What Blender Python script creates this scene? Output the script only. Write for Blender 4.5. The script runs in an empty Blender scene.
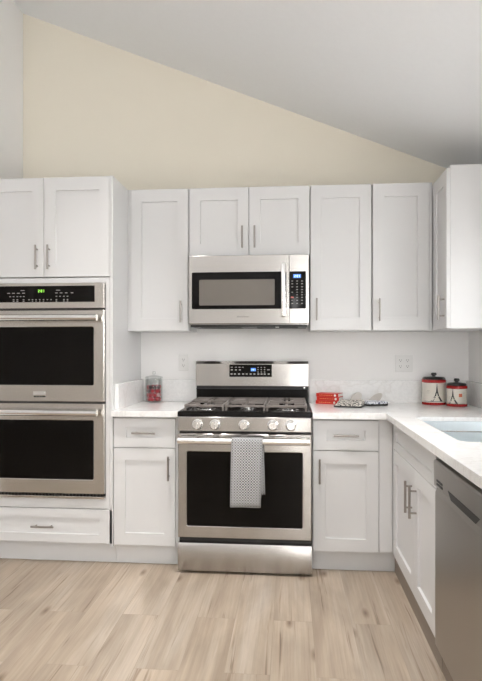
import bpy, bmesh, math, random
from mathutils import Vector, Matrix, Euler

S = bpy.context.scene
C = S.collection
PI = math.pi

# ------------------------------------------------------------------ camera
cd = bpy.data.cameras.new('camera')
cam = bpy.data.objects.new('camera', cd)
C.objects.link(cam)
cd.sensor_fit = 'VERTICAL'
cd.sensor_height = 36.0
cd.lens = 566.26 * 36.0 / 681.0
cd.shift_y = 8.9 / 681.0
cd.clip_start = 0.05
cam.location = (0.2629, -3.896, 1.2787)
cam.rotation_euler = (PI / 2, 0, 0.0876)
S.camera = cam

# ------------------------------------------------------------------ world, lights, exposure
S.view_settings.view_transform = 'Standard'
S.view_settings.look = 'None'
S.view_settings.gamma = 1.0
S.view_settings.use_curve_mapping = False
S.view_settings.exposure = -0.09
w = bpy.data.worlds.new('sky')
S.world = w
w.use_nodes = True
bg = w.node_tree.nodes['Background']
bg.inputs['Color'].default_value = (0.835, 0.825, 0.835, 1)
bg.inputs['Strength'].default_value = 10.6


def area(name, loc, direction, sx, sy, power, col=(1, 1, 1)):
    ld = bpy.data.lights.new(name, 'AREA')
    ld.shape = 'RECTANGLE'
    ld.size = sx
    ld.size_y = sy
    ld.energy = power
    ld.color = col
    o = bpy.data.objects.new(name, ld)
    C.objects.link(o)
    o.location = loc
    o.rotation_euler = Vector(direction).to_track_quat('-Z', 'Y').to_euler()
    return o


# daylight through the room's windows (openings are built below)
area('sidelight_daylight', (0.33, -5.84, 1.1), (0, 1, 0.0), 0.10, 2.0, 8, (1.0, 0.985, 0.965))
area('sink_window_daylight', (1.50, -1.42, 1.50), (-1, 0, -0.1), 0.9, 0.70, 1.0, (0.94, 0.97, 1.0))


def ceil_z(x):
    return 3.016 - 0.404 * x


# unseen recessed cans added to brighten counters and room (the housings are built below)
FILL_CANS = [(-0.6, -1.45), (0.25, -1.42), (-0.7, -4.4), (0.5, -4.4), (-2.6, -4.4)]

FILL_LAMPS = [(-1.9, -4.6, 'to the left'), (0.30, -4.7, 'to the right')]
FILL_LAMP_W = (37, 22)
FILL_CAN_W = (10.5, 8.0, 3, 3, 3)
CAN_SPREAD = 1.45
WORK_W = 0.07

# ------------------------------------------------------------------ materials
MATS = {}


def new_mat(name):
    m = bpy.data.materials.new(name)
    m.use_nodes = True
    return m, m.node_tree.nodes, m.node_tree.links, m.node_tree.nodes['Principled BSDF']


def pbr(name, col, rough=0.5, metal=0.0, spec=0.5, noise=0.0, nscale=20.0, emit=None, estr=0.0, coat=0.0, bump=0.0):
    if name in MATS:
        return MATS[name]
    m, n, l, b = new_mat(name)
    b.inputs['Roughness'].default_value = rough
    b.inputs['Metallic'].default_value = metal
    b.inputs['Specular IOR Level'].default_value = spec
    b.inputs['Coat Weight'].default_value = coat
    c4 = (*col, 1)
    b.inputs['Base Color'].default_value = c4
    if noise > 0:
        tc = n.new('ShaderNodeTexCoord')
        nz = n.new('ShaderNodeTexNoise')
        nz.inputs['Scale'].default_value = nscale
        nz.inputs['Detail'].default_value = 3
        l.new(tc.outputs['Object'], nz.inputs['Vector'])
        mr = n.new('ShaderNodeMapRange')
        mr.inputs['To Min'].default_value = 1 - noise
        mr.inputs['To Max'].default_value = 1 + noise
        l.new(nz.outputs['Fac'], mr.inputs['Value'])
        mx = n.new('ShaderNodeVectorMath')
        mx.operation = 'SCALE'
        mx.inputs[0].default_value = col
        l.new(mr.outputs[0], mx.inputs['Scale'])
        l.new(mx.outputs[0], b.inputs['Base Color'])
        if bump > 0:
            bp = n.new('ShaderNodeBump')
            bp.inputs['Strength'].default_value = bump
            bp.inputs['Distance'].default_value = 0.002
            l.new(nz.outputs['Fac'], bp.inputs['Height'])
            l.new(bp.outputs[0], b.inputs['Normal'])
    if emit:
        b.inputs['Emission Color'].default_value = (*emit, 1)
        b.inputs['Emission Strength'].default_value = estr
    MATS[name] = m
    return m


def brushed(name, col, rough, scale, aniso=0.0):
    m, n, l, b = new_mat(name)
    b.inputs['Metallic'].default_value = 1.0
    if aniso > 0:                      # brushed sideways: reflections stretch up and down
        tg = n.new('ShaderNodeTangent')
        tg.direction_type = 'RADIAL'
        tg.axis = 'Z'
        l.new(tg.outputs[0], b.inputs['Tangent'])
        b.inputs['Anisotropic'].default_value = aniso
        b.inputs['Anisotropic Rotation'].default_value = 0.25
    tc = n.new('ShaderNodeTexCoord')
    mp = n.new('ShaderNodeMapping')
    mp.inputs['Scale'].default_value = scale
    nz = n.new('ShaderNodeTexNoise')
    nz.inputs['Scale'].default_value = 1.0
    nz.inputs['Detail'].default_value = 4
    l.new(tc.outputs['Object'], mp.inputs[0])
    l.new(mp.outputs[0], nz.inputs['Vector'])
    mr = n.new('ShaderNodeMapRange')
    mr.inputs['To Min'].default_value = rough - 0.03
    mr.inputs['To Max'].default_value = rough + 0.03
    l.new(nz.outputs['Fac'], mr.inputs['Value'])
    l.new(mr.outputs[0], b.inputs['Roughness'])
    cr = n.new('ShaderNodeMapRange')
    cr.inputs['To Min'].default_value = 0.97
    cr.inputs['To Max'].default_value = 1.03
    l.new(nz.outputs['Fac'], cr.inputs['Value'])
    mx = n.new('ShaderNodeVectorMath')
    mx.operation = 'SCALE'
    mx.inputs[0].default_value = col
    l.new(cr.outputs[0], mx.inputs['Scale'])
    l.new(mx.outputs[0], b.inputs['Base Color'])
    bp = n.new('ShaderNodeBump')
    bp.inputs['Strength'].default_value = 0.006
    bp.inputs['Distance'].default_value = 0.001
    l.new(nz.outputs['Fac'], bp.inputs['Height'])
    l.new(bp.outputs[0], b.inputs['Normal'])
    return m


def quartz():
    m, n, l, b = new_mat('white_quartz')
    tc = n.new('ShaderNodeTexCoord')
    n1 = n.new('ShaderNodeTexNoise')
    n1.inputs['Scale'].default_value = 3.0
    n1.inputs['Detail'].default_value = 6
    n1.inputs['Distortion'].default_value = 1.2
    l.new(tc.outputs['Object'], n1.inputs['Vector'])
    r1 = n.new('ShaderNodeValToRGB')
    e = r1.color_ramp.elements
    e[0].position = 0.47
    e[0].color = (0.88, 0.872, 0.86, 1)
    e[1].position = 0.53
    e[1].color = (0.88, 0.872, 0.86, 1)
    v = e.new(0.50)
    v.color = (0.815, 0.80, 0.78, 1)
    l.new(n1.outputs['Fac'], r1.inputs[0])
    n2 = n.new('ShaderNodeTexNoise')
    n2.inputs['Scale'].default_value = 60
    n2.inputs['Detail'].default_value = 3
    l.new(tc.outputs['Object'], n2.inputs['Vector'])
    r2 = n.new('ShaderNodeMapRange')
    r2.inputs['From Min'].default_value = 0.3
    r2.inputs['From Max'].default_value = 0.7
    r2.inputs['To Min'].default_value = 0.96
    r2.inputs['To Max'].default_value = 1.04
    l.new(n2.outputs['Fac'], r2.inputs['Value'])
    mx = n.new('ShaderNodeVectorMath')
    mx.operation = 'SCALE'
    l.new(r1.outputs[0], mx.inputs[0])
    l.new(r2.outputs[0], mx.inputs['Scale'])
    l.new(mx.outputs[0], b.inputs['Base Color'])
    b.inputs['Roughness'].default_value = 0.16
    return m


def planks():
    m, n, l, b = new_mat('oak_planks')
    tc = n.new('ShaderNodeTexCoord')
    sp = n.new('ShaderNodeSeparateXYZ')
    l.new(tc.outputs['Object'], sp.inputs[0])
    cb = n.new('ShaderNodeCombineXYZ')      # boards run along Y
    l.new(sp.outputs['Y'], cb.inputs['X'])
    l.new(sp.outputs['X'], cb.inputs['Y'])
    br = n.new('ShaderNodeTexBrick')
    br.offset = 0.37
    br.offset_frequency = 2
    br.inputs['Color1'].default_value = (0, 0, 0, 1)
    br.inputs['Color2'].default_value = (1, 1, 1, 1)
    br.inputs['Mortar'].default_value = (0.5, 0.5, 0.5, 1)
    br.inputs['Scale'].default_value = 1.0
    br.inputs['Mortar Size'].default_value = 0.0009
    br.inputs['Mortar Smooth'].default_value = 0.1
    br.inputs['Bias'].default_value = 0.0
    br.inputs['Brick Width'].default_value = 1.22
    br.inputs['Row Height'].default_value = 0.182
    l.new(cb.outputs[0], br.inputs['Vector'])
    # shift the grain from board to board
    sh = n.new('ShaderNodeVectorMath')
    sh.operation = 'MULTIPLY'
    sh.inputs[1].default_value = (37.0, 13.0, 5.0)
    l.new(br.outputs['Color'], sh.inputs[0])
    ad = n.new('ShaderNodeVectorMath')
    ad.operation = 'ADD'
    l.new(cb.outputs[0], ad.inputs[0])
    l.new(sh.outputs[0], ad.inputs[1])

    def nz(scale3, detail, dist, rough=0.55):
        mp = n.new('ShaderNodeMapping')
        mp.inputs['Scale'].default_value = scale3
        l.new(ad.outputs[0], mp.inputs[0])
        t = n.new('ShaderNodeTexNoise')
        t.inputs['Scale'].default_value = 1
        t.inputs['Detail'].default_value = detail
        t.inputs['Distortion'].default_value = dist
        t.inputs['Roughness'].default_value = rough
        l.new(mp.outputs[0], t.inputs['Vector'])
        return t

    broad = nz((0.8, 9.0, 1), 5, 0.5)
    fine = nz((2.2, 90.0, 1), 4, 0.25, 0.65)
    patch = nz((1.3, 3.2, 1), 4, 0.8)
    crack = nz((1.3, 38.0, 1), 3, 0.5, 0.6)
    r = n.new('ShaderNodeValToRGB')
    e = r.color_ramp.elements
    e[0].position = 0.26
    e[0].color = FLOOR_DARK
    e[1].position = 0.76
    e[1].color = FLOOR_LIGHT
    mid = e.new(0.50)
    mid.color = FLOOR_MID
    l.new(broad.outputs['Fac'], r.inputs[0])
    # board to board value
    bv = n.new('ShaderNodeMapRange')
    bv.inputs['To Min'].default_value = 0.93
    bv.inputs['To Max'].default_value = 1.04
    l.new(br.outputs['Color'], bv.inputs['Value'])
    fv = n.new('ShaderNodeMapRange')
    fv.inputs['From Min'].default_value = 0.3
    fv.inputs['From Max'].default_value = 0.7
    fv.inputs['To Min'].default_value = 0.88
    fv.inputs['To Max'].default_value = 1.10
    l.new(fine.outputs['Fac'], fv.inputs['Value'])
    pv = n.new('ShaderNodeMapRange')
    pv.inputs['From Min'].default_value = 0.3
    pv.inputs['From Max'].default_value = 0.7
    pv.inputs['To Min'].default_value = 0.82
    pv.inputs['To Max'].default_value = 1.12
    l.new(patch.outputs['Fac'], pv.inputs['Value'])
    # thin dark checks along the grain
    cr = n.new('ShaderNodeValToRGB')
    ce = cr.color_ramp.elements
    ce[0].position = 0.60
    ce[0].color = (1, 1, 1, 1)
    ce[1].position = 0.69
    ce[1].color = (0.58, 0.52, 0.47, 1)
    l.new(crack.outputs['Fac'], cr.inputs[0])
    # knots
    kv = n.new('ShaderNodeTexVoronoi')
    kmp = n.new('ShaderNodeMapping')
    kmp.inputs['Scale'].default_value = (1.1, 3.4, 1)
    l.new(ad.outputs[0], kmp.inputs[0])
    l.new(kmp.outputs[0], kv.inputs['Vector'])
    kv.inputs['Scale'].default_value = 1.0
    kv.voronoi_dimensions = '2D'
    kr = n.new('ShaderNodeValToRGB')
    ke = kr.color_ramp.elements
    ke[0].position = 0.0
    ke[0].color = (0.42, 0.34, 0.28, 1)
    ke[1].position = 0.07
    ke[1].color = (1, 1, 1, 1)
    l.new(kv.outputs['Distance'], kr.inputs[0])

    def scale(col, val):
        x = n.new('ShaderNodeVectorMath')
        x.operation = 'SCALE'
        l.new(col, x.inputs[0])
        l.new(val, x.inputs['Scale'])
        return x.outputs[0]

    def mul(a, c):
        x = n.new('ShaderNodeVectorMath')
        x.operation = 'MULTIPLY'
        l.new(a, x.inputs[0])
        l.new(c, x.inputs[1])
        return x.outputs[0]

    col = scale(r.outputs[0], bv.outputs[0])
    col = scale(col, fv.outputs[0])
    col = scale(col, pv.outputs[0])
    col = mul(col, cr.outputs[0])
    col = mul(col, kr.outputs[0])
    jm = n.new('ShaderNodeMapRange')
    jm.inputs['To Min'].default_value = 1.0
    jm.inputs['To Max'].default_value = 0.80
    l.new(br.outputs['Fac'], jm.inputs['Value'])
    col = scale(col, jm.outputs[0])
    l.new(col, b.inputs['Base Color'])
    b.inputs['Roughness'].default_value = 0.42
    bp = n.new('ShaderNodeBump')
    bp.inputs['Strength'].default_value = 0.08
    bp.inputs['Distance'].default_value = 0.002
    l.new(fine.outputs['Fac'], bp.inputs['Height'])
    l.new(bp.outputs[0], b.inputs['Normal'])
    return m


def clear_glass():
    m, n, l, b = new_mat('clear_glass')
    out = n['Material Output']
    tr = n.new('ShaderNodeBsdfTransparent')
    tr.inputs[0].default_value = (0.975, 0.985, 0.98, 1)
    gl = n.new('ShaderNodeBsdfGlossy')
    gl.inputs['Roughness'].default_value = 0.03
    lw = n.new('ShaderNodeLayerWeight')
    lw.inputs['Blend'].default_value = 0.35
    mr = n.new('ShaderNodeMapRange')
    mr.inputs['To Min'].default_value = 0.015
    mr.inputs['To Max'].default_value = 0.4
    l.new(lw.outputs['Fresnel'], mr.inputs['Value'])
    mx = n.new('ShaderNodeMixShader')
    l.new(mr.outputs[0], mx.inputs[0])
    l.new(tr.outputs[0], mx.inputs[1])
    l.new(gl.outputs[0], mx.inputs[2])
    l.new(mx.outputs[0], out.inputs['Surface'])
    return m


def dotted(name, base, dot, n_u, n_v, rad, soft=0.04):
    """regular printed dots in UV space, each row shifted half a step"""
    m, n, l, b = new_mat(name)
    tc = n.new('ShaderNodeTexCoord')
    sp = n.new('ShaderNodeSeparateXYZ')
    l.new(tc.outputs['UV'], sp.inputs[0])

    def mth(op, a, c=None):
        x = n.new('ShaderNodeMath')
        x.operation = op
        for i, q in enumerate((a, c)):
            if q is None:
                continue
            if isinstance(q, (int, float)):
                x.inputs[i].default_value = q
            else:
                l.new(q, x.inputs[i])
        return x.outputs[0]
    v = mth('MULTIPLY', sp.outputs['Y'], n_v)
    u = mth('MULTIPLY', sp.outputs['X'], n_u)
    fu = mth('SUBTRACT', mth('FRACT', u), 0.5)
    fv = mth('SUBTRACT', mth('FRACT', v), 0.5)
    d = mth('SQRT', mth('ADD', mth('MULTIPLY', fu, fu), mth('MULTIPLY', fv, fv)))
    # small second dots in the middle of each four
    gu = mth('SUBTRACT', mth('FRACT', mth('ADD', u, 0.5)), 0.5)
    gv = mth('SUBTRACT', mth('FRACT', mth('ADD', v, 0.5)), 0.5)
    g = mth('SQRT', mth('ADD', mth('MULTIPLY', gu, gu), mth('MULTIPLY', gv, gv)))
    d = mth('MINIMUM', d, mth('ADD', g, rad * 0.35))
    mr = n.new('ShaderNodeMapRange')
    mr.inputs['From Min'].default_value = rad
    mr.inputs['From Max'].default_value = rad + soft
    l.new(d, mr.inputs['Value'])
    mx = n.new('ShaderNodeMix')
    mx.data_type = 'RGBA'
    mx.inputs[6].default_value = (*dot, 1)
    mx.inputs[7].default_value = (*base, 1)
    l.new(mr.outputs[0], mx.inputs[0])
    l.new(mx.outputs[2], b.inputs['Base Color'])
    b.inputs['Roughness'].default_value = 0.9
    return m


def blotched(name, base, ink, scale, thr):
    m, n, l, b = new_mat(name)
    tc = n.new('ShaderNodeTexCoord')
    v = n.new('ShaderNodeTexVoronoi')
    v.inputs['Scale'].default_value = scale
    l.new(tc.outputs['Object'], v.inputs['Vector'])
    mr = n.new('ShaderNodeMapRange')
    mr.inputs['From Min'].default_value = thr
    mr.inputs['From Max'].default_value = thr + 0.06
    l.new(v.outputs['Distance'], mr.inputs['Value'])
    mx = n.new('ShaderNodeMix')
    mx.data_type = 'RGBA'
    mx.inputs[6].default_value = (*ink, 1)
    mx.inputs[7].default_value = (*base, 1)
    l.new(mr.outputs[0], mx.inputs[0])
    l.new(mx.outputs[2], b.inputs['Base Color'])
    b.inputs['Roughness'].default_value = 0.9
    return m


FLOOR_DARK = (0.33, 0.255, 0.19, 1)
FLOOR_MID = (0.42, 0.338, 0.258, 1)
FLOOR_LIGHT = (0.53, 0.455, 0.378, 1)

M_WHITE = pbr('white_lacquer', (0.705, 0.70, 0.697), 0.38, noise=0.01, nscale=6)
M_CREAM = pbr('cream_paint', (0.84, 0.785, 0.67), 0.85, noise=0.02, nscale=3)
M_WALLW = pbr('white_wall_paint', (0.905, 0.89, 0.875), 0.8, noise=0.015, nscale=3)
M_CEIL = pbr('ceiling_paint', (0.88, 0.895, 0.91), 0.9, noise=0.015, nscale=40)
M_TRIM = pbr('trim_paint', (0.80, 0.79, 0.78), 0.5, noise=0.01)
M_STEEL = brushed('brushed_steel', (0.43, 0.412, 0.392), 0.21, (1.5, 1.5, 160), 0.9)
M_STEELO = brushed('warm_lightened_steel', (0.57, 0.54, 0.50), 0.24, (1.5, 1.5, 160), 0.85)  # oven steel: colour lightened to offset the darker room it mirrors
M_STEELV = brushed('brushed_steel_upright', (0.40, 0.38, 0.355), 0.32, (160, 160, 1.5))
M_POLISH = brushed('polished_steel', (0.80, 0.79, 0.775), 0.16, (3, 3, 120))
M_NICKEL = brushed('brushed_nickel', (0.36, 0.335, 0.31), 0.30, (40, 40, 40))
M_SINK = brushed('sky_tinted_steel', (0.68, 0.745, 0.775), 0.30, (120, 4, 4))  # blue of the reflected sky is mixed into the steel's colour
M_BLACK = pbr('black_glass', (0.005, 0.0042, 0.0036), 0.06, spec=0.12, noise=0.05)
M_BLACKP = pbr('black_plastic', (0.018, 0.017, 0.016), 0.4, noise=0.05)
M_ENAMEL = pbr('black_enamel', (0.006, 0.005, 0.0045), 0.25, spec=0.12, noise=0.05)
M_IRON = pbr('cast_iron', (0.19, 0.165, 0.15), 0.36, noise=0.1, nscale=90)
M_GREY = pbr('grey_marks', (0.55, 0.54, 0.52), 0.6, noise=0.02)
M_DIM = pbr('dim_marks', (0.30, 0.29, 0.28), 0.6, noise=0.02)
M_LOGO = pbr('logo_print', (0.36, 0.345, 0.33), 0.5, noise=0.02)
M_MWGLASS = pbr('microwave_window', (0.165, 0.145, 0.125), 0.12, noise=0.03)
M_RED = pbr('red_cover', (0.56, 0.022, 0.014), 0.4, noise=0.08, nscale=60)
M_REDGL = pbr('red_glaze', (0.37, 0.012, 0.012), 0.18, noise=0.04)
M_CREAMGL = pbr('cream_glaze', (0.76, 0.71, 0.63), 0.28, noise=0.05, nscale=25)
M_INK = pbr('black_ink', (0.02, 0.02, 0.02), 0.5, noise=0.05)
M_GREYINK = pbr('grey_ink', (0.42, 0.38, 0.33), 0.5, noise=0.1)
M_STAMP = pbr('stamp_ink', (0.62, 0.14, 0.06), 0.5, noise=0.15, nscale=300)
M_PAPER = pbr('book_pages', (0.82, 0.80, 0.76), 0.8, noise=0.05, nscale=200)
M_GOLD = pbr('gold_print', (0.80, 0.36, 0.16), 0.5, noise=0.05)
M_PLATE = pbr('outlet_plastic', (0.82, 0.81, 0.79), 0.35, noise=0.01)
M_SLOT = pbr('slot_dark', (0.10, 0.095, 0.09), 0.6, noise=0.02)
M_CANDYR = pbr('red_wrapper', (0.48, 0.008, 0.025), 0.3, noise=0.2, nscale=120)
M_CANDYD = pbr('dark_wrapper', (0.06, 0.012, 0.02), 0.3, noise=0.2, nscale=120)
M_CANDYW = pbr('pink_wrapper', (0.72, 0.45, 0.47), 0.3, noise=0.2, nscale=120)
M_FLAP = pbr('beige_linen', (0.60, 0.56, 0.52), 0.9, noise=0.06, nscale=80)
M_CLOTH = pbr('white_linen', (0.80, 0.79, 0.80), 0.9, noise=0.06, nscale=80)
M_DARKVOID = pbr('dark_gap', (0.012, 0.011, 0.010), 0.7, noise=0.02)
M_GREEN = pbr('green_digits', (0.1, 0.3, 0.02), 0.4, noise=0.02, emit=(0.42, 1.0, 0.12), estr=1.4)
M_BLUE = pbr('blue_display', (0.02, 0.06, 0.25), 0.2, noise=0.02, emit=(0.13, 0.36, 0.95), estr=0.9)
M_DIGIT = pbr('display_digits', (0.5, 0.7, 1.0), 0.3, noise=0.02, emit=(0.55, 0.80, 1.0), estr=1.2)
M_LED = pbr('can_lens', (0.9, 0.9, 0.88), 0.4, noise=0.01, emit=(1.0, 0.93, 0.82), estr=4.0)
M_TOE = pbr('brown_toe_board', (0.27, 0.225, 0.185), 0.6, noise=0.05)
M_QUARTZ = quartz()
M_FLOOR = planks()
M_GLASS = clear_glass()
M_TOWEL = dotted('dotted_cotton', (0.68, 0.68, 0.685), (0.02, 0.02, 0.025), 11, 46, 0.32)
M_HOLDER = blotched('printed_cotton', (0.72, 0.68, 0.62), (0.015, 0.015, 0.015), 80, 0.42)
M_MITT = blotched('striped_cotton', (0.70, 0.71, 0.75), (0.04, 0.05, 0.10), 60, 0.34)


# ------------------------------------------------------------------ mesh helpers
class MB:
    def __init__(s):
        s.bm = bmesh.new()
        s.smooth = False

    def box(s, x0, x1, y0, y1, z0, z1, bev=0.0, seg=2):
        v = [s.bm.verts.new(p) for p in
             [(x0, y0, z0), (x1, y0, z0), (x1, y1, z0), (x0, y1, z0), (x0, y0, z1), (x1, y0, z1), (x1, y1, z1), (x0, y1, z1)]]
        f = [s.bm.faces.new([v[i] for i in q]) for q in
             [(3, 2, 1, 0), (4, 5, 6, 7), (0, 1, 5, 4), (1, 2, 6, 5), (2, 3, 7, 6), (3, 0, 4, 7)]]
        if bev > 0:
            ed = list({e for q in f for e in q.edges})
            bmesh.ops.bevel(s.bm, geom=ed, offset=bev, segments=seg, profile=0.5, affect='EDGES')
        return s

    def obox(s, cx, cy, cz, sx, sy, sz, rz=0.0, ry=0.0, rx=0.0, bev=0.0):
        t = MB().box(-sx / 2, sx / 2, -sy / 2, sy / 2, -sz / 2, sz / 2, bev)
        bmesh.ops.transform(t.bm, matrix=Matrix.Translation((cx, cy, cz)) @ Euler((rx, ry, rz)).to_matrix().to_4x4(), verts=t.bm.verts)
        return s.add(t)

    def add(s, o):
        me = bpy.data.meshes.new('tmp')
        o.bm.to_mesh(me)
        s.bm.from_mesh(me)
        bpy.data.meshes.remove(me)
        o.bm.free()
        return s

    def cyl(s, p0, p1, r0, r1=None, seg=16):
        r1 = r0 if r1 is None else r1
        p0, p1 = Vector(p0), Vector(p1)
        d = (p1 - p0).normalized()
        a = d.orthogonal().normalized()
        c = d.cross(a)
        A, B = [], []
        for i in range(seg):
            t = 2 * PI * i / seg
            k = a * math.cos(t) + c * math.sin(t)
            A.append(s.bm.verts.new(p0 + k * r0))
            B.append(s.bm.verts.new(p1 + k * r1))
        for i in range(seg):
            j = (i + 1) % seg
            s.bm.faces.new([A[i], A[j], B[j], B[i]])
        s.bm.faces.new(A[::-1])
        s.bm.faces.new(B)
        return s

    def lathe(s, prof, c=(0, 0, 0), seg=32, axis='Z', cap0=True, cap1=True):
        """prof: list of (radius, height)"""
        rings = []
        for r, h in prof:
            ring = []
            for i in range(seg):
                t = 2 * PI * i / seg
                p = (r * math.cos(t), r * math.sin(t), h)
                if axis == '-Y':
                    p = (p[0], -h, p[1])
                ring.append(s.bm.verts.new((p[0] + c[0], p[1] + c[1], p[2] + c[2])))
            rings.append(ring)
        for a, b in zip(rings, rings[1:]):
            for i in range(seg):
                j = (i + 1) % seg
                s.bm.faces.new([a[i], a[j], b[j], b[i]])
        if cap0:
            s.bm.faces.new(rings[0][::-1])
        if cap1:
            s.bm.faces.new(rings[-1])
        return s

    def prism(s, poly, lo, hi, axis='Y'):
        """poly of (a,b): axis Y -> (x,z) extruded in y; axis X -> (y,z); axis Z -> (x,y)"""
        def P(a, b, h):
            return {'Y': (a, h, b), 'X': (h, a, b), 'Z': (a, b, h)}[axis]
        A = [s.bm.verts.new(P(a, b, lo)) for a, b in poly]
        B = [s.bm.verts.new(P(a, b, hi)) for a, b in poly]
        n = len(poly)
        for i in range(n):
            j = (i + 1) % n
            s.bm.faces.new([A[i], A[j], B[j], B[i]])
        s.bm.faces.new(A[::-1])
        s.bm.faces.new(B)
        return s

    def loft(s, rings, cap0=False, cap1=False):
        R = [[s.bm.verts.new(p) for p in r] for r in rings]
        n = len(R[0])
        for a, b in zip(R, R[1:]):
            for i in range(n):
                j = (i + 1) % n
                s.bm.faces.new([a[i], a[j], b[j], b[i]])
        if cap0:
            s.bm.faces.new(R[0][::-1])
        if cap1:
            s.bm.faces.new(R[-1])
        return s


def world_loc(o):
    v = Vector((0, 0, 0))
    while o is not None:
        v += Vector(o.location)
        o = o.parent
    return v


def obj(name, mb, mat, parent=None, smooth=False, angle=0.6, flip=True):
    """links the collected mesh (in room coordinates) as one object, origin at the parent's base"""
    bm = mb.bm
    off = world_loc(parent) if parent else Vector((0, 0, 0))
    if parent is not None:
        bmesh.ops.translate(bm, verts=bm.verts, vec=-off)
    if flip:
        bmesh.ops.recalc_face_normals(bm, faces=bm.faces)
    me = bpy.data.meshes.new(name)
    bm.to_mesh(me)
    bm.free()
    me.materials.append(mat)
    o = bpy.data.objects.new(name, me)
    C.objects.link(o)
    if parent is not None:
        o.parent = parent
    if smooth:
        for p in me.polygons:
            p.use_smooth = True
        try:
            me.set_sharp_from_angle(angle=angle)
        except Exception:
            pass
    return o


def tag(o, label, cat, group=None):
    o['label'] = label
    o['category'] = cat
    if group:
        o['group'] = group
    return o


def thing(name, label, cat, loc=(0, 0, 0), group=None):
    o = bpy.data.objects.new(name, None)
    o.empty_display_size = 0.1
    o.location = loc
    C.objects.link(o)
    return tag(o, label, cat, group)


def struct(name, mb, mat, parent=None, **k):
    o = obj(name, mb, mat, parent, **k)
    if parent is None:
        o['kind'] = 'structure'
    return o


# a frame on a cabinet face: u along the face, n out of it, z up
class Face:
    def __init__(s, axis, pos):
        s.axis, s.pos = axis, pos           # 'back': face looks to -Y, u = X ; 'right': face looks to -X, u = Y

    def p(s, u, n, z):
        return (u, s.pos - n, z) if s.axis == 'back' else (s.pos - n, u, z)


def shaker(face, u0, u1, z0, z1, su=0.072, sz=0.08, th=0.02, rec=0.0105):
    """a solid five-piece door; the outer face lies in the face plane"""
    mb = MB()
    c = 0.0018

    def ring(iu, iz, n):
        return [face.p(u0 + iu, n, z0 + iz), face.p(u1 - iu, n, z0 + iz), face.p(u1 - iu, n, z1 - iz), face.p(u0 + iu, n, z1 - iz)]
    mb.loft([ring(0, 0, -th), ring(0, 0, -c), ring(c, c, 0), ring(su, sz, 0), ring(su + 0.0015, sz + 0.0015, -rec)], cap0=True, cap1=True)
    return mb


def pull(face, u, z, length, vertical, parent, mat=None, stand=0.032, r=0.006, name='handle'):
    mb = MB()
    h = length / 2
    q = h * 0.68
    if vertical:
        mb.cyl(face.p(u, stand, z - h), face.p(u, stand, z + h), r)
        for d in (-q, q):
            mb.cyl(face.p(u, 0, z + d), face.p(u, stand, z + d), r * 0.75, seg=10)
    else:
        mb.cyl(face.p(u - h, stand, z), face.p(u + h, stand, z), r)
        for d in (-q, q):
            mb.cyl(face.p(u + d, 0, z), face.p(u + d, stand, z), r * 0.75, seg=10)
    return obj(name, mb, mat or M_NICKEL, parent, smooth=True)


def fbox(mb, face, u0, u1, n0, n1, z0, z1, bev=0.0):
    a, b = face.p(u0, n0, z0), face.p(u1, n1, z1)
    return mb.box(min(a[0], b[0]), max(a[0], b[0]), min(a[1], b[1]), max(a[1], b[1]), z0, z1, bev)


SEG = {'0': 'abcdef', '1': 'bc', '2': 'abged', '3': 'abgcd', '4': 'fgbc', '5': 'afgcd', '6': 'afgedc', '7': 'abc', '8': 'abcdefg', '9': 'abcdfg'}


def digits(face, text, u, z, h, n):
    """seven-segment figures, u = left edge, z = bottom"""
    mb = MB()
    wd = h * 0.5
    t = h * 0.16
    for ch in text:
        if ch == ':':
            for q in (0.3, 0.7):
                fbox(mb, face, u, u + t, n, n + 0.0006, z + h * q - t / 2, z + h * q + t / 2)
            u += t * 2
            continue
        bars = {'a': (0, wd, h - t, h), 'g': (0, wd, h / 2 - t / 2, h / 2 + t / 2), 'd': (0, wd, 0, t), 'f': (0, t, h / 2, h), 'b': (wd - t, wd, h / 2, h),
                'e': (0, t, 0, h / 2), 'c': (wd - t, wd, 0, h / 2)}
        for k in SEG[ch]:
            a, b, c, d = bars[k]
            fbox(mb, face, u + a, u + b, n, n + 0.0006, z + c, z + d)
        u += wd + t * 1.3
    return mb


def lettering(text, size, mat, parent, loc, name='emblem'):
    """raised letters facing -Y, centred on loc (room coordinates)"""
    cu = bpy.data.curves.new('text', 'FONT')
    cu.body = text
    cu.size = size
    cu.extrude = 0.0004
    cu.align_x = 'CENTER'
    cu.align_y = 'CENTER'
    t = bpy.data.objects.new('text', cu)
    C.objects.link(t)
    dg = bpy.context.evaluated_depsgraph_get()
    me = bpy.data.meshes.new_from_object(t.evaluated_get(dg))
    bpy.data.objects.remove(t)
    off = world_loc(parent)
    me.transform(Matrix.Translation(Vector(loc) - off) @ Matrix.Rotation(PI / 2, 4, 'X') @ Matrix.Diagonal((1.25, 1, 1, 1)))
    me.materials.clear()
    me.materials.append(mat)
    o = bpy.data.objects.new(name, me)
    C.objects.link(o)
    o.parent = parent
    return o


# ------------------------------------------------------------------ the room
XL, XR, YB = -1.643, 1.4446, -5.9
XF = -4.5
struct('floor', MB().box(XF - 0.1, XR + 0.12, YB - 0.1, 0.1, -0.06, 0.0), M_FLOOR)
cz = lambda x: ceil_z(x)
struct('ceiling', MB().prism([(XF - 0.1, cz(XF - 0.1)), (XR + 0.12, cz(XR + 0.12)), (XR + 0.12, cz(XR + 0.12) + 0.12), (XF - 0.1, cz(XF - 0.1) + 0.12)], YB - 0.1, 0.1), M_CEIL)
Z_SPLIT = 2.2      # cream paint above the cabinets, white below (the change of paint is hidden behind the cupboards)
struct('wall_back', MB().prism([(XL, Z_SPLIT), (XR, Z_SPLIT), (XR, cz(XR)), (XL, cz(XL))], 0.0, 0.1), M_CREAM)
struct('wall_back_lower', MB().box(XL, XR, 0.0, 0.1, 0.0, Z_SPLIT), M_WALLW)
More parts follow.
